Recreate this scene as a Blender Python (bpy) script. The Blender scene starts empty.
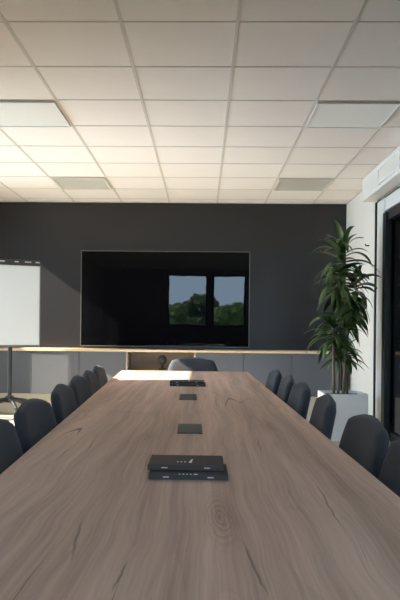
import bpy, bmesh, math, random
from mathutils import Vector, Matrix
random.seed(7)
S = bpy.context.scene
C = S.collection
PI = math.pi
CAM_Z = 1.18
CEIL = 2.88
WALL_Y = 9.29
BACK_Y = -1.5
LEFT_X = -2.95
RIGHT_X = 1.95
TABLE_Z = 0.73

# ------------------------------------------------------------------ materials
def new_mat(name):
    m = bpy.data.materials.new(name); m.use_nodes = True
    nt = m.node_tree
    return m, nt, nt.nodes['Principled BSDF']

def mat(name, col, rough=0.5, metal=0.0, spec=0.5, noise=0.0, nscale=30.0, bump=0.0, bscale=200.0, sheen=0.0):
    m, nt, b = new_mat(name)
    b.inputs['Base Color'].default_value = (*col, 1)
    b.inputs['Roughness'].default_value = rough
    b.inputs['Metallic'].default_value = metal
    b.inputs['Specular IOR Level'].default_value = spec
    if sheen: b.inputs['Sheen Weight'].default_value = sheen
    tc = nt.nodes.new('ShaderNodeTexCoord')
    if noise:
        n = nt.nodes.new('ShaderNodeTexNoise'); n.inputs['Scale'].default_value = nscale
        n.inputs['Detail'].default_value = 4
        nt.links.new(tc.outputs['Object'], n.inputs['Vector'])
        r = nt.nodes.new('ShaderNodeMapRange')
        r.inputs['To Min'].default_value = 1 - noise; r.inputs['To Max'].default_value = 1 + noise
        nt.links.new(n.outputs['Fac'], r.inputs['Value'])
        mx = nt.nodes.new('ShaderNodeVectorMath'); mx.operation = 'SCALE'
        mx.inputs[0].default_value = col
        nt.links.new(r.outputs['Result'], mx.inputs['Scale'])
        nt.links.new(mx.outputs['Vector'], b.inputs['Base Color'])
    if bump:
        n2 = nt.nodes.new('ShaderNodeTexNoise'); n2.inputs['Scale'].default_value = bscale
        n2.inputs['Detail'].default_value = 3
        nt.links.new(tc.outputs['Object'], n2.inputs['Vector'])
        bp = nt.nodes.new('ShaderNodeBump'); bp.inputs['Strength'].default_value = bump
        bp.inputs['Distance'].default_value = 0.002
        nt.links.new(n2.outputs['Fac'], bp.inputs['Height'])
        nt.links.new(bp.outputs['Normal'], b.inputs['Normal'])
    return m

def wood_mat(name, dark, light, crack, rough=0.42, grain=(11, 0.42, 11), boards=0.0, cracks=True, cross=False):
    m, nt, b = new_mat(name)
    N, L = nt.nodes.new, nt.links.new
    tc = N('ShaderNodeTexCoord')
    mp0 = N('ShaderNodeMapping')
    if cross: mp0.inputs['Rotation'].default_value = (0, 0, PI/2)
    L(tc.outputs['Object'], mp0.inputs['Vector'])
    # gentle large-scale wander of the grain
    wn = N('ShaderNodeTexNoise'); wn.inputs['Scale'].default_value = 1.7; wn.inputs['Detail'].default_value = 2
    L(mp0.outputs['Vector'], wn.inputs['Vector'])
    sub = N('ShaderNodeVectorMath'); sub.operation = 'SUBTRACT'; sub.inputs[1].default_value = (.5, .5, .5)
    L(wn.outputs['Color'], sub.inputs[0])
    sc = N('ShaderNodeVectorMath'); sc.operation = 'MULTIPLY'; sc.inputs[1].default_value = (.07, .0, .0)
    L(sub.outputs['Vector'], sc.inputs[0])
    add = N('ShaderNodeVectorMath'); add.operation = 'ADD'
    L(mp0.outputs['Vector'], add.inputs[0]); L(sc.outputs['Vector'], add.inputs[1])
    mp = N('ShaderNodeMapping'); mp.inputs['Scale'].default_value = grain
    L(add.outputs['Vector'], mp.inputs['Vector'])
    n1 = N('ShaderNodeTexNoise'); n1.inputs['Scale'].default_value = 1.2; n1.inputs['Detail'].default_value = 7; n1.inputs['Roughness'].default_value = .62
    L(mp.outputs['Vector'], n1.inputs['Vector'])
    mp2 = N('ShaderNodeMapping'); mp2.inputs['Scale'].default_value = (grain[0]*9, grain[1]*2.4, grain[2]*9)
    L(add.outputs['Vector'], mp2.inputs['Vector'])
    n2 = N('ShaderNodeTexNoise'); n2.inputs['Scale'].default_value = 1.5; n2.inputs['Detail'].default_value = 4
    L(mp2.outputs['Vector'], n2.inputs['Vector'])
    mixv = N('ShaderNodeMath'); mixv.operation = 'MULTIPLY_ADD'; mixv.inputs[1].default_value = .35
    L(n2.outputs['Fac'], mixv.inputs[0]); L(n1.outputs['Fac'], mixv.inputs[2])
    ramp = N('ShaderNodeValToRGB')
    ramp.color_ramp.elements[0].position = .42; ramp.color_ramp.elements[0].color = (*dark, 1)
    ramp.color_ramp.elements[1].position = .92; ramp.color_ramp.elements[1].color = (*light, 1)
    L(mixv.outputs['Value'], ramp.inputs['Fac'])
    out = ramp.outputs['Color']
    if boards:
        sx = N('ShaderNodeSeparateXYZ'); L(mp0.outputs['Vector'], sx.inputs['Vector'])
        dv = N('ShaderNodeMath'); dv.operation = 'DIVIDE'; dv.inputs[1].default_value = boards
        L(sx.outputs['X'], dv.inputs[0])
        fl = N('ShaderNodeMath'); fl.operation = 'FLOOR'; L(dv.outputs['Value'], fl.inputs[0])
        wh = N('ShaderNodeTexWhiteNoise'); wh.noise_dimensions = '1D'; L(fl.outputs['Value'], wh.inputs['W'])
        mr = N('ShaderNodeMapRange'); mr.inputs['To Min'].default_value = .9; mr.inputs['To Max'].default_value = 1.1
        L(wh.outputs['Value'], mr.inputs['Value'])
        vm = N('ShaderNodeVectorMath'); vm.operation = 'SCALE'; L(out, vm.inputs[0]); L(mr.outputs['Result'], vm.inputs['Scale'])
        out = vm.outputs['Vector']
    if cracks:
        # cathedral figure: wave rings stretched along the board
        mp3 = N('ShaderNodeMapping'); mp3.inputs['Scale'].default_value = (6.5, .45, 6.5); mp3.inputs['Location'].default_value = (.4, .2, 0)
        L(add.outputs['Vector'], mp3.inputs['Vector'])
        vo = N('ShaderNodeTexNoise'); vo.inputs['Scale'].default_value = .9; vo.inputs['Detail'].default_value = 1.5
        L(mp3.outputs['Vector'], vo.inputs['Vector'])
        ml = N('ShaderNodeMath'); ml.operation = 'MULTIPLY'; ml.inputs[1].default_value = 9; L(vo.outputs['Fac'], ml.inputs[0])
        fr = N('ShaderNodeMath'); fr.operation = 'FRACT'; L(ml.outputs['Value'], fr.inputs[0])
        rr = N('ShaderNodeValToRGB'); e = rr.color_ramp.elements
        e[0].position = .0; e[0].color = (.80, .78, .76, 1); e[1].position = .30; e[1].color = (1, 1, 1, 1)
        L(fr.outputs['Value'], rr.inputs['Fac'])
        m1 = N('ShaderNodeMix'); m1.data_type = 'RGBA'; m1.blend_type = 'MULTIPLY'; m1.inputs['Factor'].default_value = .4
        L(out, m1.inputs['A']); L(rr.outputs['Color'], m1.inputs['B'])
        # dark splits, thin and long
        mp4 = N('ShaderNodeMapping'); mp4.inputs['Scale'].default_value = (8, .30, 8); mp4.inputs['Location'].default_value = (5.3, 4.1, 0)
        L(add.outputs['Vector'], mp4.inputs['Vector'])
        n4 = N('ShaderNodeTexNoise'); n4.inputs['Scale'].default_value = .8; n4.inputs['Detail'].default_value = .6
        L(mp4.outputs['Vector'], n4.inputs['Vector'])
        ab = N('ShaderNodeMath'); ab.operation = 'SUBTRACT'; ab.inputs[1].default_value = .5; L(n4.outputs['Fac'], ab.inputs[0])
        ab2 = N('ShaderNodeMath'); ab2.operation = 'ABSOLUTE'; L(ab.outputs['Value'], ab2.inputs[0])
        n5 = N('ShaderNodeTexNoise'); n5.inputs['Scale'].default_value = 1.6; n5.inputs['Detail'].default_value = 1
        L(mp0.outputs['Vector'], n5.inputs['Vector'])
        thr = N('ShaderNodeMapRange'); thr.inputs['From Min'].default_value = .52; thr.inputs['From Max'].default_value = .68
        thr.inputs['To Min'].default_value = 0; thr.inputs['To Max'].default_value = .0038
        L(n5.outputs['Fac'], thr.inputs['Value'])
        lt = N('ShaderNodeMath'); lt.operation = 'LESS_THAN'; L(ab2.outputs['Value'], lt.inputs[0]); L(thr.outputs['Result'], lt.inputs[1])
        m2 = N('ShaderNodeMix'); m2.data_type = 'RGBA'; m2.inputs['B'].default_value = (*crack, 1)
        sf = N('ShaderNodeMath'); sf.operation = 'MULTIPLY'; sf.inputs[1].default_value = .75; L(lt.outputs['Value'], sf.inputs[0])
        L(sf.outputs['Value'], m2.inputs['Factor']); L(m1.outputs['Result'], m2.inputs['A'])
        out = m2.outputs['Result']
    if cracks:
        sp = N('ShaderNodeSeparateXYZ'); L(tc.outputs['Object'], sp.inputs['Vector'])
        wob = N('ShaderNodeTexNoise'); wob.inputs['Scale'].default_value = 14; wob.inputs['Detail'].default_value = 2
        L(tc.outputs['Object'], wob.inputs['Vector'])
        def M2(op, a, b_=None):
            n = N('ShaderNodeMath'); n.operation = op
            for k, v in enumerate((a, b_)):
                if v is None: continue
                if isinstance(v, (int, float)): n.inputs[k].default_value = v
                else: L(v, n.inputs[k])
            return n.outputs['Value']
        wv = M2('SUBTRACT', wob.outputs['Fac'], .5)
        def ell(x0, y0, wx, wy, k=0.0, wamp=0.0):
            dy = M2('SUBTRACT', sp.outputs['Y'], y0)
            dx = M2('SUBTRACT', M2('SUBTRACT', sp.outputs['X'], x0), M2('MULTIPLY', dy, k))
            if wamp: dx = M2('ADD', dx, M2('MULTIPLY', wv, wamp))
            u = M2('DIVIDE', dx, wx); v = M2('DIVIDE', dy, wy)
            return M2('SQRT', M2('ADD', M2('MULTIPLY', u, u), M2('MULTIPLY', v, v)))
        # a knot with rings around it
        for (x0, y0, wx, wy, k) in KNOTS:
            rr_ = ell(x0, y0, wx, wy, k, .03)
            ring = M2('FRACT', M2('MULTIPLY', rr_, 5.0))
            dark_ = M2('MULTIPLY', M2('SUBTRACT', 1.0, ring), M2('MAXIMUM', M2('SUBTRACT', 1.15, rr_), 0.0))
            mk_ = N('ShaderNodeMix'); mk_.data_type = 'RGBA'; mk_.blend_type = 'MULTIPLY'; mk_.inputs['B'].default_value = (.52, .48, .45, 1)
            L(M2('MINIMUM', dark_, 1.0), mk_.inputs['Factor']); L(out, mk_.inputs['A']); out = mk_.outputs['Result']
        # long splits filled dark
        for (x0, y0, wx, wy, k) in SPLITS:
            e_ = ell(x0, y0, wx, wy, k, .012)
            mr_ = N('ShaderNodeMapRange'); mr_.inputs['From Min'].default_value = .5; mr_.inputs['From Max'].default_value = 1.15
            mr_.inputs['To Min'].default_value = .6; mr_.inputs['To Max'].default_value = 0
            L(e_, mr_.inputs['Value'])
            ms = N('ShaderNodeMix'); ms.data_type = 'RGBA'; ms.inputs['B'].default_value = (*crack, 1)
            L(mr_.outputs['Result'], ms.inputs['Factor']); L(out, ms.inputs['A']); out = ms.outputs['Result']
    L(out, b.inputs['Base Color'])
    b.inputs['Roughness'].default_value = rough
    bp = N('ShaderNodeBump'); bp.inputs['Strength'].default_value = .25; bp.inputs['Distance'].default_value = .001
    L(n2.outputs['Fac'], bp.inputs['Height']); L(bp.outputs['Normal'], b.inputs['Normal'])
    return m

KNOTS = [(.045, 1.60, .045, .24, -.03), (-.22, 2.75, .04, .25, .02), (.30, 3.1, .035, .22, 0)]
SPLITS = [(.100, 1.28, .0035, .15, -.09), (-.262, 1.42, .0035, .13, -.10), (.325, 1.75, .003, .20, .03), (-.145, 1.22, .003, .08, .05), (.22, 2.6, .0025, .2, .03), (-.42, 2.55, .0025, .2, -.05)]
M = {}
M['wall_dark'] = mat('charcoal_paint', (.0125, .0115, .0140), .36, noise=.05, nscale=3, bump=.05, bscale=300)
M['wall_white'] = mat('white_paint', (.69, .655, .61), .6, noise=.02, nscale=3, bump=.1)
M['wall_back'] = mat('grey_paint', (.34, .34, .34), .6)
M['ceiling'] = mat('mineral_tile', (.765, .705, .655), .9, noise=.03, nscale=4, bump=.3, bscale=350)
M['grid'] = mat('grid_metal', (.56, .52, .47), .7)
M['floor'] = mat('pale_floor', (.56, .52, .45), .5, noise=.08, nscale=6)
M['table'] = wood_mat('smoked_oak', (.36, .220, .165), (.75, .515, .405), (.035, .026, .022), rough=.5, boards=.21)
#far('smoked_oak_far', (.25, .182, .150), (.465, .36, .308), (.035, .026, .022), rough=.5, boards=.21)
M['edge'] = mat('table_edge', (.10, .075, .062), .5)
M['niche'] = wood_mat('niche_oak', (.30, .235, .18), (.42, .34, .27), (.3, .2, .1), rough=.5, grain=(1.2, 9, 9), cracks=False)
M['oak'] = wood_mat('pale_oak', (.50, .36, .23), (.68, .52, .36), (.3, .2, .1), rough=.5, grain=(1.2, 9, 9), cracks=False)
M['cab'] = mat('grey_laminate', (.084, .088, .104), .36, noise=.03, nscale=5)
M['floor_standin_plinth'] = mat('sunlit_floor_tone', (.60, .55, .46), .6)  # pale colour stands for sunlit floor seen under the cabinets
M['fabric'] = mat('charcoal_fabric', (.031, .034, .043), .95, noise=.15, nscale=120, bump=.5, bscale=700, sheen=.08)
M['black'] = mat('black_metal', (.012, .012, .013), .4)
M['black_plastic'] = mat('black_plastic', (.02, .02, .022), .45)
M['silver'] = mat('silver_metal', (.5, .5, .5), .35, metal=1)
M['bezel'] = mat('bezel_metal', (.16, .155, .155), .45, metal=.8)
M['board'] = mat('whiteboard_enamel', (.52, .565, .625), .25)
M['planter'] = mat('white_planter', (.86, .85, .83), .45, noise=.02)
M['soil'] = mat('soil', (.05, .04, .03), .95, noise=.4, nscale=60, bump=1, bscale=80)
M['cane'] = mat('cane_bark', (.16, .125, .085), .8, noise=.3, nscale=40, bump=.6, bscale=60)
M['cover'] = mat('notebook_cover', (.034, .028, .025), .7, bump=.2, bscale=500)
M['paper'] = mat('paper', (.75, .73, .68), .8)
M['mark'] = mat('white_print', (.8, .8, .78), .6)
M['hatch'] = mat('hatch_grey', (.045, .048, .05), .45, metal=.3)
M['frame_white'] = mat('frame_white', (.74, .72, .69), .4)
M['vent'] = mat('vent_grey', (.66, .63, .56), .6)
M['bark'] = mat('tree_bark', (.07, .05, .035), .9)
M['tree'] = mat('tree_leaves', (.035, .07, .022), .8, noise=.5, nscale=2.5)
M['tree_pale'] = mat('tree_leaves_pale', (.08, .13, .03), .8, noise=.5, nscale=2.5)
M['ground'] = mat('ground', (.10, .13, .05), .9, noise=.3, nscale=.3)
M['concrete'] = mat('concrete', (.35, .34, .32), .8)

def leaf_mat():
    m, nt, b = new_mat('leaf')
    tc = nt.nodes.new('ShaderNodeTexCoord')
    n = nt.nodes.new('ShaderNodeTexNoise'); n.inputs['Scale'].default_value = 7
    nt.links.new(tc.outputs['Object'], n.inputs['Vector'])
    r = nt.nodes.new('ShaderNodeValToRGB')
    r.color_ramp.elements[0].position = .3; r.color_ramp.elements[0].color = (.018, .04, .012, 1)
    r.color_ramp.elements[1].position = .75; r.color_ramp.elements[1].color = (.085, .135, .035, 1)
    nt.links.new(n.outputs['Fac'], r.inputs['Fac'])
    nt.links.new(r.outputs['Color'], b.inputs['Base Color'])
    b.inputs['Roughness'].default_value = .38
    return m
M['leaf'] = leaf_mat()

def screen_mat():
    m, nt, b = new_mat('tv_screen')
    b.inputs['Base Color'].default_value = (.002, .002, .003, 1)
    b.inputs['Roughness'].default_value = .015
    b.inputs['Specular IOR Level'].default_value = .36
    tc = nt.nodes.new('ShaderNodeTexCoord')
    n = nt.nodes.new('ShaderNodeTexNoise'); n.inputs['Scale'].default_value = 3.2; n.inputs['Detail'].default_value = 1
    nt.links.new(tc.outputs['Object'], n.inputs['Vector'])
    bp = nt.nodes.new('ShaderNodeBump'); bp.inputs['Strength'].default_value = 1; bp.inputs['Distance'].default_value = .0004
    nt.links.new(n.outputs['Fac'], bp.inputs['Height']); nt.links.new(bp.outputs['Normal'], b.inputs['Normal'])
    return m
M['screen'] = screen_mat()

def glass_mat(name, col, rough=.02):
    m, nt, b = new_mat(name)
    nt.nodes.remove(b)
    t = nt.nodes.new('ShaderNodeBsdfTransparent'); t.inputs['Color'].default_value = (*col, 1)
    g = nt.nodes.new('ShaderNodeBsdfGlossy'); g.inputs['Roughness'].default_value = rough
    f = nt.nodes.new('ShaderNodeFresnel'); f.inputs['IOR'].default_value = 1.5
    mx = nt.nodes.new('ShaderNodeMixShader')
    nt.links.new(f.outputs['Fac'], mx.inputs['Fac'])
    nt.links.new(t.outputs['BSDF'], mx.inputs[1]); nt.links.new(g.outputs['BSDF'], mx.inputs[2])
    nt.links.new(mx.outputs['Shader'], nt.nodes['Material Output'].inputs['Surface'])
    return m
M['glass'] = glass_mat('clear_glass', (.93, .95, .95))
M['glass_tint'] = glass_mat('sun_control_glass', (.97, .98, 1.0))
M['glass_dark'] = glass_mat('smoked_glass', (.30, .31, .31), .08)

def emit_mat(name, col, strength):
    m, nt, b = new_mat(name)
    b.inputs['Base Color'].default_value = (.66, .66, .63, 1)
    b.inputs['Emission Color'].default_value = (*col, 1)
    b.inputs['Emission Strength'].default_value = strength
    return m
M['led'] = emit_mat('led_diffuser', (1, .94, .82), .05)

# ------------------------------------------------------------------ geometry helpers
def box(bm, c, s, rz=0.0, bev=0.0, rot=None):
    mtx = Matrix.Translation(Vector(c)) @ (rot if rot else Matrix.Rotation(rz, 4, 'Z')) @ Matrix.Diagonal((*s, 1))
    r = bmesh.ops.create_cube(bm, size=1, matrix=mtx)
    if bev:
        es = list({e for v in r['verts'] for e in v.link_edges})
        bmesh.ops.bevel(bm, geom=es, offset=bev, segments=2, affect='EDGES', profile=.6)

def tube(bm, pts, rad, seg=10):
    pts = [Vector(p) for p in pts]
    rs = rad if isinstance(rad, (list, tuple)) else [rad]*len(pts)
    rings = []
    for i, p in enumerate(pts):
        d = (pts[min(i+1, len(pts)-1)] - pts[max(i-1, 0)]).normalized()
        a = d.orthogonal().normalized() if i == 0 else (rings_a - d*rings_a.dot(d)).normalized()
        rings_a = a
        b_ = d.cross(a)
        rings.append([bm.verts.new(p + (a*math.cos(2*PI*k/seg) + b_*math.sin(2*PI*k/seg))*rs[i]) for k in range(seg)])
    for i in range(len(rings)-1):
        for k in range(seg):
            bm.faces.new((rings[i][k], rings[i][(k+1) % seg], rings[i+1][(k+1) % seg], rings[i+1][k]))
    bm.faces.new(rings[0][::-1]); bm.faces.new(rings[-1])

def cyl(bm, c, r, h, seg=24, r2=None, axis='Z'):
    rot = {'Z': Matrix(), 'X': Matrix.Rotation(PI/2, 4, 'Y'), 'Y': Matrix.Rotation(PI/2, 4, 'X')}[axis].to_4x4()
    bmesh.ops.create_cone(bm, cap_ends=True, segments=seg, radius1=r, radius2=r if r2 is None else r2, depth=h,
                          matrix=Matrix.Translation(Vector(c)) @ rot)

def prism(bm, outline, z0, z1, bev=0.0):
    lo = [bm.verts.new((x, y, z0)) for x, y in outline]
    hi = [bm.verts.new((x, y, z1)) for x, y in outline]
    n = len(outline)
    fs = [bm.faces.new(lo[::-1]), bm.faces.new(hi)]
    for i in range(n):
        fs.append(bm.faces.new((lo[i], lo[(i+1) % n], hi[(i+1) % n], hi[i])))
    if bev:
        es = [e for e in bm.edges if (e.verts[0] in hi and e.verts[1] in hi)]
        bmesh.ops.bevel(bm, geom=es, offset=bev, segments=2, affect='EDGES')

def obj(name, bm, material, parent=None, smooth=False, mods=None):
    bmesh.ops.recalc_face_normals(bm, faces=bm.faces)
    me = bpy.data.meshes.new(name); bm.to_mesh(me); bm.free()
    me.materials.append(material)
    if smooth:
        for p in me.polygons: p.use_smooth = True
    o = bpy.data.objects.new(name, me); C.objects.link(o)
    if parent: o.parent = parent
    return o

def mk(fn, *a, **k):
    bm = bmesh.new(); fn(bm, *a, **k); return bm

def thing(name, label, cat, loc=(0, 0, 0), rz=0.0, group=None):
    o = bpy.data.objects.new(name, None); C.objects.link(o)
    o.empty_display_size = .1
    o.location = loc; o.rotation_euler = (0, 0, rz)
    o['label'] = label; o['category'] = cat
    if group: o['group'] = group
    return o

def tag(o, label, cat, group=None):
    o['label'] = label; o['category'] = cat
    if group: o['group'] = group
    return o

def struct(name, bm, m, parent=None):
    o = obj(name, bm, m, parent)
    if parent is None: o['kind'] = 'structure'
    return o

def dup(root, loc, rz, label):
    r = root.copy(); C.objects.link(r); r.location = loc; r.rotation_euler = (0, 0, rz); r['label'] = label
    for ch in list(root.children):
        c = ch.copy(); C.objects.link(c); c.parent = r
        for g in ch.children:
            d = g.copy(); C.objects.link(d); d.parent = c
    return r

# ------------------------------------------------------------------ the room
bm = bmesh.new(); box(bm, ((LEFT_X+4.2)/2, (WALL_Y+BACK_Y)/2, -.05), (4.2-LEFT_X+.3, WALL_Y-BACK_Y+.4, .1)); struct('floor', bm, M['floor'])
bm = bmesh.new(); box(bm, ((LEFT_X+4.2)/2, (WALL_Y+BACK_Y)/2, CEIL+.06), (4.2-LEFT_X+.3, WALL_Y-BACK_Y+.4, .1)); ceiling = struct('ceiling', bm, M['ceiling'])
# suspended grid bars
TILE = .655; GX0 = .178; GY0 = 5.09
bm = bmesh.new()
xs = [GX0 + TILE*k for k in range(-6, 4)]
ys = [GY0 + TILE*k for k in range(-10, 7)]
for x in xs:
    if LEFT_X < x < 2.65: box(bm, (x, (WALL_Y+BACK_Y)/2, CEIL+.009), (.021, WALL_Y-BACK_Y, .005))
for y in ys:
    if BACK_Y < y < WALL_Y-.02: box(bm, ((LEFT_X+2.65)/2, y, CEIL+.0095), (2.65-LEFT_X, .017, .005))
struct('trim_1', bm, M['grid'])

# far wall, charcoal
bm = bmesh.new(); box(bm, ((LEFT_X+RIGHT_X)/2, WALL_Y+.06, CEIL/2), (RIGHT_X-LEFT_X, .12, CEIL)); struct('wall_far', bm, M['wall_dark'])
# right wall: white end piece, then glazed partition in a white and a black frame
bm = bmesh.new(); box(bm, (RIGHT_X+.08, (WALL_Y+7.655)/2+.06, CEIL/2), (.16, WALL_Y-7.655+.12, CEIL-.001)); struct('wall_right', bm, M['wall_white'])
bm = bmesh.new(); box(bm, (RIGHT_X+.10, (7.6+1.2)/2, 2.75), (.16, 6.4, .27)); struct('wall_right_lintel', bm, M['wall_white'])
# bulkhead with grille
bm = bmesh.new(); box(bm, ((1.80+RIGHT_X)/2, (7.74+1.2)/2, (CEIL+CAM_Z+1.445)/2), (RIGHT_X-1.80, 7.74-1.2, CEIL-CAM_Z-1.445), bev=.004); struct('wall_right_bulkhead', bm, M['wall_white'])
# wall pieces out of view on the right, round to the rear
bm = bmesh.new(); box(bm, (2.36, 1.14, CEIL/2), (.72, .12, CEIL)); box(bm, (2.71, -.2, CEIL/2), (.12, 2.6, CEIL)); struct('wall_rear_right', bm, M['wall_white'])
# corridor beyond the smoked glass
bm = bmesh.new(); box(bm, (4.1, 4.6, CEIL/2), (.12, 8.2, CEIL)); box(bm, (3.1, 8.6, CEIL/2), (2.0, .12, CEIL)); box(bm, (3.4, .98, CEIL/2), (1.4, .12, CEIL)); struct('wall_corridor', bm, M['wall_dark'])

# glazed door on the right
door = struct('door_1', mk(lambda b: [box(b, (RIGHT_X+.03, 7.455, 1.295), (.08, .31, 2.59), bev=.004),
                                   box(b, (RIGHT_X+.03, 4.2, 2.52), (.07, 6.2, .14), bev=.004)]), M['frame_white'])
bm = bmesh.new()
box(bm, (RIGHT_X+.02, 7.29, 1.215), (.07, .12, 2.43), bev=.003)
box(bm, (RIGHT_X+.02, 4.18, 2.38), (.07, 5.9, .10), bev=.003)
box(bm, (RIGHT_X+.05, 4.16, .05), (.06, 5.9, .10), bev=.003)
for y in (5.2, 3.2, 1.26): box(bm, (RIGHT_X+.05, y, 1.2), (.06, .09, 2.35), bev=.003)
struct('door_frame', bm, M['black'], door)
struct('shadow_gap_strip', mk(lambda b: [box(b, (RIGHT_X+.03, 7.634, 1.3), (.11, .04, 2.6)), box(b, (RIGHT_X+.06, 4.4, 2.603), (.10, 6.4, .026))]), M['black'])  # black strip stands for the shadow gap beside and above the frame
struct('door_pane', mk(box, (RIGHT_X+.05, 4.16, 1.22), (.012, 5.9, 2.26)), M['glass_dark'], door)

# rear wall with windows (behind the camera, mirrored in the screen except the added rightmost one)
def wall_with_holes(bm, axis, pos, thick, u0, u1, z0, z1, holes):
    us = sorted({u0, u1, *[h[0] for h in holes], *[h[1] for h in holes]})
    zs = sorted({z0, z1, *[h[2] for h in holes], *[h[3] for h in holes]})
    for a, b in zip(us, us[1:]):
        for c, d in zip(zs, zs[1:]):
            mu, mz = (a+b)/2, (c+d)/2
            if any(h[0] < mu < h[1] and h[2] < mz < h[3] for h in holes): continue
            if axis == 'Y': box(bm, (mu, pos, mz), (b-a, thick, d-c))
            else: box(bm, (pos, mu, mz), (thick, b-a, d-c))
rear = [(-1.06, .12, 1.2, 2.74), (.27, 1.25, 1.2, 2.74), (1.36, 2.55, .6, 2.74)]  # rightmost opening added to brighten near table and planter, outside the mirrored view
struct('wall_rear', mk(wall_with_holes, 'Y', BACK_Y-.06, .12, LEFT_X, 2.77, 0, CEIL, rear), M['wall_back'])
for i, (a, b_, c, d) in enumerate(rear):
    bm = bmesh.new(); t = .05
    box(bm, ((a+b_)/2, BACK_Y-.06, c+t/2), (b_-a, .07, t)); box(bm, ((a+b_)/2, BACK_Y-.06, d-t/2), (b_-a, .07, t))
    box(bm, (a+t/2, BACK_Y-.06, (c+d)/2), (t, .07, d-c-2*t)); box(bm, (b_-t/2, BACK_Y-.06, (c+d)/2), (t, .07, d-c-2*t))
    w = struct('window_%d' % (i+1), bm, M['black'])
    struct('pane', mk(box, ((a+b_)/2, BACK_Y-.07, (c+d)/2), (b_-a-2*t, .008, d-c-2*t)), M['glass_tint'], w)
# left wall with windows (out of view, daylight from the side)
left = [(5.02, 8.18, .12, 2.86), (8.34, 8.43, .05, 1.86), (8.515, 8.67, .05, 1.86), (8.74, 9.14, 1.25, 2.6)]  # last opening added, unseen, to brighten the far wall beside the whiteboard
struct('wall_left', mk(wall_with_holes, 'X', LEFT_X-.06, .12, BACK_Y-.12, WALL_Y+.12, 0, CEIL, left), M['wall_white'])
for i, (a, b_, c, d) in enumerate(left):
    t = .04 if i == 0 else .006
    bm = bmesh.new()
    box(bm, (LEFT_X-.06, (a+b_)/2, c+t/2), (.07, b_-a, t)); box(bm, (LEFT_X-.06, (a+b_)/2, d-t/2), (.07, b_-a, t))
    for y in (a+t/2, b_-t/2) + ((6.62,) if i == 0 else ()): box(bm, (LEFT_X-.06, y, (c+d)/2), (.07, t, d-c-2*t))
    w = struct('window_%d' % (i+4), bm, M['black'])
    struct('pane', mk(box, (LEFT_X-.07, (a+b_)/2, (c+d)/2), (.008, b_-a-2*t, d-c-2*t)), M['glass'], w)

# ------------------------------------------------------------------ ceiling fittings
def ceil_light(cx, cy, label):
    t = thing('ceiling_light', label, 'ceiling light', (cx, cy, CEIL-.006), group='square light panels in the ceiling')
    bm = bmesh.new(); h = TILE/2-.012
    for sx, sy in ((1, 0), (-1, 0), (0, 1), (0, -1)):
        box(bm, (sx*(h-.008), sy*(h-.008), .002), (.016 if sx else 2*h, .016 if sy else 2*h-.032, .012))
    obj('frame', bm, M['frame_white'], t)
    obj('diffuser', mk(box, (0, 0, .004), (2*h-.034, 2*h-.034, .006)), M['led'], t)
def col(k): return GX0 + TILE*(k+.5)
def row(k): return GY0 + TILE*(k+.5)
ceil_light(col(-3), row(0), 'glowing square ceiling light panel above the left row of chairs')
ceil_light(col(1), row(0), 'glowing square ceiling light panel near the wall grille on the right')

def ceil_vent(cx, cy, label):
    t = thing('ceiling_vent', label, 'ceiling vent', (cx, cy, CEIL-.006), group='grey air vents in the ceiling')
    h = TILE/2-.012
    bm = bmesh.new()
    for sx, sy in ((1, 0), (-1, 0), (0, 1), (0, -1)):
        box(bm, (sx*(h-.01), sy*(h-.01), .002), (.02 if sx else 2*h, .02 if sy else 2*h-.04, .012))
    obj('frame', bm, M['vent'], t)
    bm = bmesh.new(); n = 22
    for k in range(n):
        y = -h+.03+(2*h-.06)*k/(n-1)
        box(bm, (0, y, .003), (2*h-.044, .020, .004), rot=Matrix.Rotation(.25, 4, 'X'))
    obj('louvre', bm, M['vent'], t)
ceil_vent(col(-3), row(4), 'grey slatted ceiling vent toward the whiteboard')
ceil_vent(col(1), row(4), 'grey slatted ceiling vent toward the potted plant')

# wall grille on bulkhead
g = thing('wall_grille', 'pale rectangular air grille on the bulkhead above the glass door', 'air grille', (1.80, 6.625, CAM_Z+1.57))
bm = bmesh.new(); L_, Hh = .79, .175
for dz in (-Hh/2+.01, Hh/2-.01): box(bm, (-.007, 0, dz), (.016, L_, .022), bev=.002)
for dy in (-L_/2+.011, L_/2-.011): box(bm, (-.007, dy, 0), (.016, .022, Hh-.044), bev=.002)
obj('frame', bm, M['frame_white'], g)
bm = bmesh.new()
for k in range(9): box(bm, (-.006, 0, -Hh/2+.026+k*(Hh-.052)/8), (.006, L_-.044, .012), rot=Matrix.Rotation(-.5, 4, 'Y'))
obj('louvre', bm, M['vent'], g)
tag(obj('hook', mk(tube, [(RIGHT_X, 8.0, 2.16), (RIGHT_X-.04, 8.0, 2.16), (RIGHT_X-.05, 8.0, 2.18)], .008, 8), M['black']),
    'small black hook on the white wall beside the plant top', 'hook')

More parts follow.
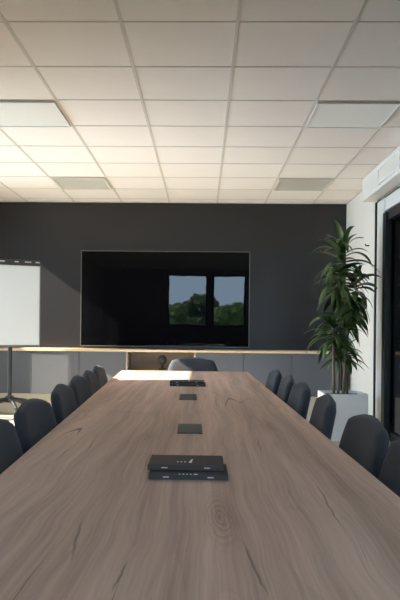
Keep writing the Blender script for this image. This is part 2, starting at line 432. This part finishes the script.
# ------------------------------------------------------------------ sideboard along the far wall
SB_F, SB_T, SB_B = 8.84, .876, .285
def px2x(px, Y): return (px-203)*Y/675
seams = [-66, -17.5, 31, 79, 126, 196, 244, 292, 341]
cab_labels = ['grey low cabinet behind the whiteboard, leftmost in view', 'grey low cabinet directly behind the whiteboard post',
              'grey low cabinet in a sun patch just right of the whiteboard', 'grey low cabinet left of the open oak niche',
              None, 'grey low cabinet right of the open oak niche', 'grey low cabinet second to the right of the niche',
              'grey low cabinet behind the potted plant']
for i in range(8):
    x0, x1 = px2x(seams[i], SB_F), px2x(seams[i+1], SB_F)
    x0 = max(x0, LEFT_X+.01)
    cx, w = (x0+x1)/2, x1-x0
    dpt = WALL_Y-.01-SB_F
    if i == 4:
        t = thing('open_shelf_unit', 'open oak niche unit in the middle of the low grey cabinets', 'shelf unit', (cx, SB_F, 0))
        bm = bmesh.new()
        bm.free()
        for s in (-1, 1): obj('side_panel', mk(box, (s*(w/2-.011), dpt/2, (SB_T-.03+SB_B)/2), (.02, dpt, SB_T-.03-SB_B)), M['niche'], t)
        obj('back_panel', mk(box, (0, dpt-.01, (SB_T-.03+SB_B)/2), (w-.046, .016, SB_T-.03-SB_B)), M['niche'], t)
        bm = bmesh.new(); box(bm, (0, dpt/2-.01, .595), (w-.046, dpt-.03, .02)); obj('shelf', bm, M['niche'], t)
        bm = bmesh.new(); box(bm, (0, dpt/2-.01, SB_B+.011), (w-.046, dpt-.03, .02)); obj('bottom_panel', bm, M['niche'], t)
        for s in (-1, 1):
            for z in (.79, .72, .65): obj('shelf_pin', mk(cyl, (s*(w/2-.024), .10, z), .008, .006, 10, axis='X'), M['mark'], t)
        bm = bmesh.new(); box(bm, (0, .16+.1, SB_B/2), (w, .2, SB_B-.004)); obj('floor_standin_plinth', bm, M['floor_standin_plinth'], t)  # added base block in place of the sunlit floor below
        continue
    t = thing('low_cabinet', cab_labels[i], 'cabinet', (cx, SB_F, 0), group='low grey cabinets under the screen')
    obj('body', mk(box, (0, dpt/2+.012, (SB_T-.03+SB_B)/2), (w-.002, dpt-.024, SB_T-.03-SB_B-.002)), M['cab'], t)
    obj('door', mk(box, (0, .010, (SB_T-.036+SB_B)/2), (w-.006, .018, SB_T-.036-SB_B), bev=.002), M['cab'], t)
    obj('floor_standin_plinth', mk(box, (0, .16+.1, SB_B/2), (w, .2, SB_B-.004)), M['floor_standin_plinth'], t)  # added base block, stands in for the sunlit floor under the cabinet
bx0, bx1 = LEFT_X+.01, px2x(341, SB_F)
tag(obj('countertop', mk(box, ((bx0+bx1)/2, (SB_F+WALL_Y)/2-.012, SB_T-.015), (bx1-bx0, WALL_Y-SB_F+.01, .029), bev=.002), M['oak']),
    'long pale oak top running along the low grey cabinets', 'countertop')

# soundbar and small black device in the niche
sb = thing('soundbar', 'long black soundbar lying on the oak top under the screen', 'soundbar', ((px2x(146, 8.97)+px2x(206, 8.97))/2, 8.98, SB_T))
obj('body', mk(box, (0, 0, .030), (.78, .085, .052), bev=.012), M['black_plastic'], sb)
for s in (-1, 1): obj('foot', mk(box, (s*.3, 0, .003), (.06, .06, .006)), M['black'], sb)
dv = thing('desk_speaker', 'small rounded black device standing inside the open oak niche', 'speaker', (px2x(162.5, 8.98), 8.98, .605))
bm = bmesh.new()
bmesh.ops.create_uvsphere(bm, u_segments=20, v_segments=12, radius=.062, matrix=Matrix.Translation((0, 0, .135)) @ Matrix.Diagonal((1, .8, 1.0, 1)))
obj('head', bm, M['black_plastic'], dv, True)
obj('neck', mk(cyl, (0, 0, .055), .02, .07), M['black_plastic'], dv)
bm = bmesh.new(); cyl(bm, (0, 0, .012), .055, .022, r2=.045); obj('base', bm, M['black_plastic'], dv)
obj('lens', mk(cyl, (0, -.05, .14), 0.02, .008, axis='Y'), M['black'], dv)

# ------------------------------------------------------------------ television
tvY = 9.22
tx0, tx1 = px2x(80, tvY), px2x(249.3, tvY)
tz0, tz1 = .905, 2.215
tv = thing('television', 'very large wall-mounted black television above the low cabinets', 'television', ((tx0+tx1)/2, tvY, tz0))
tw, th = tx1-tx0, tz1-tz0
obj('body', mk(box, (0, .034, th/2), (tw-.01, .06, th-.01), bev=.006), M['black_plastic'], tv)
bm = bmesh.new(); q = .010
box(bm, (0, 0, q/2+.0005), (tw, .018, q)); box(bm, (0, 0, th-q/2), (tw, .018, q))
for s in (-1, 1): box(bm, (s*(tw/2-q/2), 0, th/2), (q, .018, th-2*q))
obj('bezel', bm, M['bezel'], tv)
obj('screen', mk(box, (0, .0, th/2), (tw-2*q, .008, th-2*q)), M['screen'], tv)

# ------------------------------------------------------------------ flip chart on stand
wa = math.radians(25)
fc = thing('whiteboard', 'white flipchart board on a black wheeled stand at the left', 'whiteboard', (-2.42, 8.44, 0), wa)
bw, bz0, bz1 = .71, .93, 1.99
obj('board', mk(box, (0, -.02, (bz0+bz1)/2), (bw, .02, bz1-bz0), bev=.003), M['board'], fc)
bm = bmesh.new()
box(bm, (0, -.02, bz0-.008), (bw+.02, .03, .02), bev=.003)
box(bm, (bw/2+.005, -.02, (bz0+bz1)/2), (.012, .026, bz1-bz0)); box(bm, (-bw/2-.005, -.02, (bz0+bz1)/2), (.012, .026, bz1-bz0))
obj('frame', bm, M['bezel'], fc)
cl = obj('clamp_rail', mk(box, (0, -.035, bz1-.02), (bw+.015, .035, .075), bev=.006), M['black_plastic'], fc)
for x, w in ((-.28, .05), (-.12, .07), (.06, .05), (.20, .08), (.32, .05)):
    obj('clip', mk(box, (x, -.055, bz1-.012), (w, .008, .016), bev=.002), M['silver'], cl)
bm = bmesh.new(); tube(bm, [(0, .02, .24), (0, .02, 1.9)], .026, 14); obj('post', bm, M['black'], fc)
obj('hub', mk(cyl, (0, .02, .25), .05, .08), M['black'], fc)
for k in range(5):
    a = math.radians(-14 + 72*k)
    ex, ey = .40*math.cos(a), .02+.36*math.sin(a)
    bm = bmesh.new(); tube(bm, [(0, .02, .25), (ex*.5, .02+(ey-.02)*.5, .225), (ex, ey, .165)], [.03, .026, .02], 10)
    leg = obj('arm', bm, M['black'], fc)
    bm = bmesh.new(); cyl(bm, (ex, ey, .045), .045, .04, 18, axis='X'); tube(bm, [(ex, ey, .08), (ex, ey, .165)], .012, 8)
    box(bm, (ex, ey, .075), (.055, .05, .045), bev=.01)
    obj('caster', bm, M['black_plastic'], leg)

# ------------------------------------------------------------------ conference table
def lx(Y): return -.517-.0455*Y
def rx(Y): return .560-.0145*Y
T0, TS, T1 = .45, 3.56, 6.88
tb = thing('conference_table', 'long brown smoked-oak conference table running toward the screen', 'table', (0, 0, 0))
def top_piece(y0, y1, m, rnd=None):
    o = [(lx(y0), y0), (rx(y0), y0)]
    if rnd: o += [(rx(y1), y1-.05), (rx(y1)-.03, y1)]
    else: o += [(rx(y1), y1)]
    o += [(lx(y1), y1)]
    bm = bmesh.new(); prism(bm, o, TABLE_Z-.04, TABLE_Z, .003)
    return obj('tabletop', bm, m, tb)
top_piece(T0, TS-.001, M['table']); top_piece(TS+.001, T1, M['table'], True)
for y in (1.1, 3.56, 6.1):
    cx = (lx(y)+rx(y))/2
    bm = bmesh.new(); box(bm, (cx, y, .36), (.12, .40, .66), bev=.006); box(bm, (cx, y, .015), (.24, .60, .03), bev=.006)
    box(bm, (cx, y, .682), (.26, .5, .012))
    obj('leg', bm, M['black'], tb)
bm = bmesh.new(); box(bm, (-.09, (T0+T1)/2, .665), (.06, T1-T0-1.0, .044), rz=.03); obj('beam', bm, M['black'], tb)
for (pa, pb, ya, yb) in ((178, 203, 2.84, 3.12), (179.5, 197.5, 4.16, 4.50)):
    yc = (ya+yb)/2; x0 = px2x(pa, ya+.06); x1 = px2x(pb, ya+.06)
    h = obj('cable_hatch', mk(box, ((x0+x1)/2, yc, TABLE_Z+.0015), (x1-x0, yb-ya, .003), rz=.02, bev=.001), M['hatch'], tb)
    h['label'] = 'dark grey cable hatch set flush in the table top'
    obj('flap', mk(box, ((x0+x1)/2, yc-.01, TABLE_Z+.0035), ((x1-x0)*.86, (yb-ya)*.80, .0015), rz=.02), M['black_plastic'], h)

# ------------------------------------------------------------------ notebooks
def notebook(label, loc, rz, w=.232, d=.17, t=.014, my=0.0):
    n = thing('notebook', label, 'notebook', loc, rz, 'black notebooks on the table')
    bm = bmesh.new(); box(bm, (0, 0, t-.0015), (w, d, .003), bev=.001); box(bm, (0, 0, .0015), (w, d, .003), bev=.001)
    box(bm, (0, -d/2+.0015, t/2), (w, .003, t-.006))
    obj('cover', bm, M['cover'], n)
    obj('pages', mk(box, (0, .002, t/2), (w-.006, d-.009, t-.0065)), M['paper'], n)
    for s in (-1, 1): obj('clasp', mk(box, (s*w*.28, -d/2-.0006, t*.55), (.018, .0012, .003)), M['silver'], n)
    bm = bmesh.new()
    for k in range(4 if my else 3): box(bm, (-.026+.011*k, my-d*.16*(not my), t+.0004), (.005, .008 if not my else .006, .0008))
    if my:
        box(bm, (.022, my, t+.0004), (.010, .010, .0008), rz=PI/4)
    else:
        bmesh.ops.create_cone(bm, cap_ends=True, segments=14, radius1=.0055, radius2=.0055, depth=.0008, matrix=Matrix.Translation((.013, -d*.18, t+.0004)) @ Matrix.Diagonal((1, 1.6, 1, 1)))
        box(bm, (.016, -d*.02, t+.0004), (.006, .034, .0008), rz=-.15)
    obj('cover_print', bm, M['mark'], n)
    return n
def pt(px, Y): return px2x(px, Y)
notebook('black notebook at the bottom of the near stack on the table', (pt(189.8, 1.99), 2.068, TABLE_Z+.0006), .0, w=.235, my=-.073)
notebook('black notebook on top of the near stack on the table', (pt(187.3, 2.06), 2.130, TABLE_Z+.0154), .0, w=.232)
notebook('black notebook lying flat beside the sunlit table end', (pt(188.5, 5.1), 5.20, TABLE_Z+.0006), -.03, w=.27, d=.20, t=.018)
notebook('thin black notebook on top of the far notebook', (pt(187.3, 5.1), 5.235, TABLE_Z+.0195), -.02, w=.26, d=.19, t=.014)

# ------------------------------------------------------------------ chairs
def padded(bm, nu, nv, f, thick):
    """closed cushion from a mid-surface f(u,v), u,v in -1..1, rounded to nothing at the rim"""
    F = {}; B = {}
    e = 1e-3
    for i in range(nu+1):
        for j in range(nv+1):
            u = -1+2*i/nu; v = -1+2*j/nv
            # square -> rounded square
            p, n = f(u, v)
            rim = max(abs(u), abs(v))
            t = thick*math.sqrt(max(0, 1-rim**6))*.5
            F[i, j] = bm.verts.new(p+n*t)
            B[i, j] = F[i, j] if (i in (0, nu) or j in (0, nv)) else bm.verts.new(p-n*t)
    for i in range(nu):
        for j in range(nv):
            bm.faces.new((F[i, j], F[i+1, j], F[i+1, j+1], F[i, j+1]))
            bm.faces.new((B[i, j+1], B[i+1, j+1], B[i+1, j], B[i, j]))

def disc_map(u, v, k=.62):
    # blend of square and disc: k=1 gives a disc
    x = u*math.sqrt(1-k*v*v/2); y = v*math.sqrt(1-k*u*u/2)
    return x, y

def make_chair(label, loc, rz):
    """faces +Y locally, back at -Y; origin on the floor"""
    t = thing('upholstered_chair', label, 'chair', loc, rz, 'charcoal chairs around the table')
    def seat(u, v):
        x, y = disc_map(u, v, .55)
        w = .235 - .01*y
        p = Vector((x*w, .02+y*.225, .455 - .018*(1-x*x)*(1-y*y) + .02*x*x))
        return p, Vector((0, 0, 1))
    bm = bmesh.new(); padded(bm, 16, 16, seat, .075); obj('seat', bm, M['fabric'], t, True)
    def back(u, v):
        x, y = disc_map(u, v, .60)
        h = (y+1)/2                       # 0 bottom .. 1 top
        w = .228+.042*math.sin(PI*min(1, h*1.05)*.62+.25)
        X = x*w*1.0
        Z = .47 + h*.385
        lean = -.228 - .062*h - .01*h*h
        Y = lean + .032*x*x*(1-.25*h)
        n = Vector((-.28*x, 1, .18)).normalized()
        return Vector((X, Y, Z)), n
    bm = bmesh.new(); padded(bm, 18, 18, back, .060); obj('backrest', bm, M['fabric'], t, True)
    bm = bmesh.new()
    box(bm, (0, -.205, .46), (.26, .05, .035), bev=.012)
    for s in (-1, 1): tube(bm, [(s*.12, .1, .408), (s*.12, -.16, .408), (s*.12, -.215, .45), (s*.12, -.236, .60)], .012, 8)
    box(bm, (0, .02, .41), (.30, .30, .016), bev=.004)
    obj('frame', bm, M['black'], t)
    for sx in (-1, 1):
        for sy in (-1, 1):
            bm = bmesh.new()
            tube(bm, [(sx*.13, .02+sy*.13, .412), (sx*.17, .02+sy*.165, .30), (sx*.20, .02+sy*.20, .0)], [.014, .013, .011], 10)
            obj('leg', bm, M['black'], t)
    return t

BACK_OFF = .285      # back top behind the chair centre
def side_pos(side, Y):
    if side > 0:
        return (rx(Y)+.10-BACK_OFF, Y, 0), PI/2      # faces -X
    return (lx(Y)-.10+BACK_OFF, Y, 0), -PI/2
spec = [(-1, 2.29, 'charcoal chair on the left of the table, nearest the camera'),
        (-1, 2.94, 'charcoal chair second from the camera along the left table edge'),
        (-1, 3.74, 'charcoal chair third from the camera along the left table edge'),
        (-1, 4.38, 'charcoal chair fourth from the camera along the left table edge'),
        (-1, 4.98, 'charcoal chair second from the far end of the left row'),
        (-1, 5.58, 'charcoal chair at the far end of the left row, top catching sun'),
        (1, 1.98, 'charcoal chair cut off by the right picture edge, beside the glass door'),
        (1, 2.52, 'charcoal chair second from the camera along the right table edge'),
        (1, 3.33, 'charcoal chair in front of the white planter'),
        (1, 4.06, 'charcoal chair left of the white planter, third from the far end'),
        (1, 4.66, 'charcoal chair second from the far end of the right row'),
        (1, 5.34, 'charcoal chair at the far end of the right row')]
jit = [.03, -.04, .02, -.03, .04, .0, -.02, .03, -.05, .02, -.02, .03]
proto = None
for (sd, Y, lab), j in zip(spec, jit):
    loc, rz = side_pos(sd, Y)
    if proto is None: proto = make_chair(lab, loc, rz+j)
    else: dup(proto, loc, rz+j, lab)
dup(proto, (px2x(193, 7.1), 7.18-BACK_OFF, 0), PI, 'charcoal chair at the far head of the table under the screen')

# ------------------------------------------------------------------ planter and plant
PX0, PX1, PY0, PY1, PH = 1.285, 1.74, 7.11, 7.55, .49
pl = thing('planter', 'square white planter box on the floor by the white wall', 'planter', ((PX0+PX1)/2, (PY0+PY1)/2, 0))
w, d = PX1-PX0, PY1-PY0
bm = bmesh.new(); wt = .02
box(bm, (0, -d/2+wt/2, PH/2), (w, wt, PH)); box(bm, (0, d/2-wt/2, PH/2), (w, wt, PH))
box(bm, (-w/2+wt/2, 0, PH/2), (wt, d-2*wt, PH)); box(bm, (w/2-wt/2, 0, PH/2), (wt, d-2*wt, PH)); box(bm, (0, 0, .01), (w-2*wt, d-2*wt, .02))
obj('box', bm, M['planter'], pl)
obj('soil', mk(box, (0, 0, PH-.05), (w-2*wt-.002, d-2*wt-.002, .04)), M['soil'], pl)

pc = Vector(((PX0+PX1)/2-.04, (PY0+PY1)/2, 0))
dr = thing('corn_plant', 'tall leafy green plant with bare canes growing in the white planter', 'plant', (pc.x, pc.y, PH-.03))
def P(px, py, dy=0.0):
    Y = pc.y+dy
    return Vector((px2x(px, Y)-pc.x, dy, CAM_Z+(327-py)*Y/675-(PH-.03)))
def leaf(bm, base, az, el, L, W, droop):
    n = 9
    d = Vector((math.cos(az)*math.cos(el), math.sin(az)*math.cos(el), math.sin(el)))
    p = base.copy(); prev = None
    side = Vector((-math.sin(az), math.cos(az), 0))
    tw = random.uniform(-.5, .5)
    for i in range(n+1):
        s = i/n
        wd = W*(.35+.65*min(1, s*4))*(1-s**2.4)**.8+.0008 if s < 1 else .0008
        up = side.cross(d).normalized()
        sd = (side*math.cos(tw)+up*math.sin(tw))
        row_ = [bm.verts.new(p - sd*wd + up*wd*.35), bm.verts.new(p), bm.verts.new(p + sd*wd + up*wd*.35)]
        if prev:
            for k in (0, 1): bm.faces.new((prev[k], prev[k+1], row_[k+1], row_[k]))
        prev = row_
        d = (d + Vector((0, 0, -droop*(.35+1.3*s)/n*2))).normalized()
        p = p + d*(L/n)
def crown(center, n, L, W, spread=.10, el0=-.15, el1=1.25, sq=1.0):
    bm = bmesh.new()
    for k in range(n):
        f = k/max(1, n-1)
        az = k*2.39996+random.uniform(-.3, .3)
        el = el0+(el1-el0)*f**.9
        base = center+Vector((0, 0, spread*(f-.5)*2))
        ll = L*(.75+.35*random.random())*(1-.25*f*f)
        leaf(bm, base, az, el, ll, W*random.uniform(.8, 1.15), random.uniform(.5, 1.5))
    for v in bm.verts:
        # keep clear of the white wall behind and the far planter side
        lim = RIGHT_X-.03-pc.x
        if v.co.x > lim: v.co.x = lim-(v.co.x-lim)*.1
    o = obj('leaf_crown', bm, M['leaf'], dr, True)
    return o
canes = [((338, 392, .02), (339, 330, .03), (341, 262, .02)), ((343, 392, -.04), (346, 340, -.02), (351, 297, .02)),
         ((334, 392, -.05), (333, 360, -.06), (334, 333, -.06)), ((347, 393, .05), (345, 372, .06), (343, 360, .04))]
for cs in canes:
    bm = bmesh.new(); pts = [P(*c) for c in cs]; pts[0].z = -.02
    q = []
    for i in range(len(pts)-1):
        for k in range(4): q.append(pts[i].lerp(pts[i+1], k/4))
    q.append(pts[-1])
    tube(bm, q, .017, 10); obj('cane', bm, M['cane'], dr, True)
crown(P(341, 258, .0), 34, .47, .036, .15, -.30, 1.3)
crown(P(338, 280, -.06), 28, .42, .036, .12, -.6, .7)
crown(P(353, 290, .02), 32, .37, .036, .15, -.7, 1.0)
crown(P(351, 312, -.02), 22, .29, .034, .10, -.9, .5)
crown(P(333, 330, -.06), 36, .40, .036, .10, -.4, 1.1)
crown(P(343, 352, .04), 28, .31, .034, .05, -.15, 1.0)

# ------------------------------------------------------------------ outside, seen mirrored in the screen
struct('ground', mk(box, (0, -60, -3.1), (160, 112, .2)), M['ground'])
def tree(x, y, top, r, m, label):
    t = thing('tree', label, 'tree', (x, y, -3.0), group='trees outside the rear windows')
    bm = bmesh.new(); tube(bm, [(0, 0, 0), (.1, 0, (top+3)*.4), (0, .1, (top+3)*.75)], [.25, .2, .1], 8); obj('trunk', bm, M['bark'], t)
    bm = bmesh.new(); H = top+3
    for k in range(34):
        a = random.uniform(0, 2*PI); rr = r*random.uniform(0, .75); z = H*random.uniform(.3, .86)
        R = r*random.uniform(.32, .5)
        z = min(z, H-R)
        bmesh.ops.create_icosphere(bm, subdivisions=3, radius=R, matrix=Matrix.Translation((rr*math.cos(a), rr*math.sin(a), z)))
    bm.normal_update()
    for v in bm.verts:
        v.co += v.normal*random.uniform(-.06, .14)*r*.6
    obj('foliage', bm, m, t)
tr = [(-4.9, -22, 3.2), (-3.3, -25.5, 3.6), (-1.7, -22, 3.0), (-.1, -25.5, 3.8), (1.5, -22, 3.1), (3.1, -25.5, 3.6), (4.7, -22, 3.3), (-6.5, -25.5, 3.8)]
tl = ['dark rounded tree mirrored at the left pane edge', 'dark bushy tree mirrored in the left pane', 'pale bushy tree mirrored in the middle of the left pane',
      'taller dark tree mirrored beside the window post', 'low pale tree mirrored in the right pane', 'dark rounded tree mirrored in the right pane', 'dark tree mirrored beyond the right screen edge', 'dark tree beyond the left pane edge']
for i, (x, y, z) in enumerate(tr): tree(x, y, z, 1.25, M['tree_pale' if i in (2, 4) else 'tree'], tl[i])

# ------------------------------------------------------------------ light
w = bpy.data.worlds.new('sky'); S.world = w; w.use_nodes = True
nt = w.node_tree; bg = nt.nodes['Background']
bg.inputs['Color'].default_value = (.58, .79, 1.0, 1); bg.inputs['Strength'].default_value = 6.8

sun = bpy.data.lights.new('sun', 'SUN'); sun.energy = 25.0; sun.angle = math.radians(.5); sun.color = (1, .87, .68)
so = bpy.data.objects.new('sun', sun); C.objects.link(so)
so.rotation_euler = Vector((1, .25, -.716)).to_track_quat('-Z', 'Y').to_euler()
so.location = (-9, 4, 7)
# sky portals in the window openings
def portal(loc, rot, sx, sy):
    l = bpy.data.lights.new('window_portal', 'AREA'); l.shape = 'RECTANGLE'; l.size = sx; l.size_y = sy; l.cycles.is_portal = True
    o = bpy.data.objects.new('window_portal', l); C.objects.link(o); o.location = loc; o.rotation_euler = rot
for a, b_, c, d in rear: portal(((a+b_)/2, BACK_Y-.14, (c+d)/2), (PI/2, 0, 0), b_-a, d-c)
for a, b_, c, d in left: portal((LEFT_X-.14, (a+b_)/2, (c+d)/2), (PI/2, 0, -PI/2), b_-a, d-c)

# ------------------------------------------------------------------ camera
cam = bpy.data.cameras.new('camera'); co = bpy.data.objects.new('camera', cam); C.objects.link(co)
cam.sensor_fit = 'AUTO'; cam.sensor_width = 36; cam.lens = 40.5; cam.clip_start = .02; cam.clip_end = 300
cam.shift_x = .0175; cam.shift_y = .045
co.matrix_world = Matrix.Translation((0, 0, CAM_Z)) @ Matrix.Rotation(.02, 4, 'Z') @ Matrix.Rotation(PI/2, 4, 'X') @ Matrix.Rotation(.01, 4, 'Z')
S.camera = co
S.view_settings.view_transform = 'Standard'; S.view_settings.look = 'None'; S.view_settings.gamma = 1
S.view_settings.use_curve_mapping = False
S.view_settings.exposure = 0.55
S.cycles.max_bounces = 14; S.cycles.diffuse_bounces = 8; S.cycles.transparent_max_bounces = 16
S.cycles.use_denoising = True
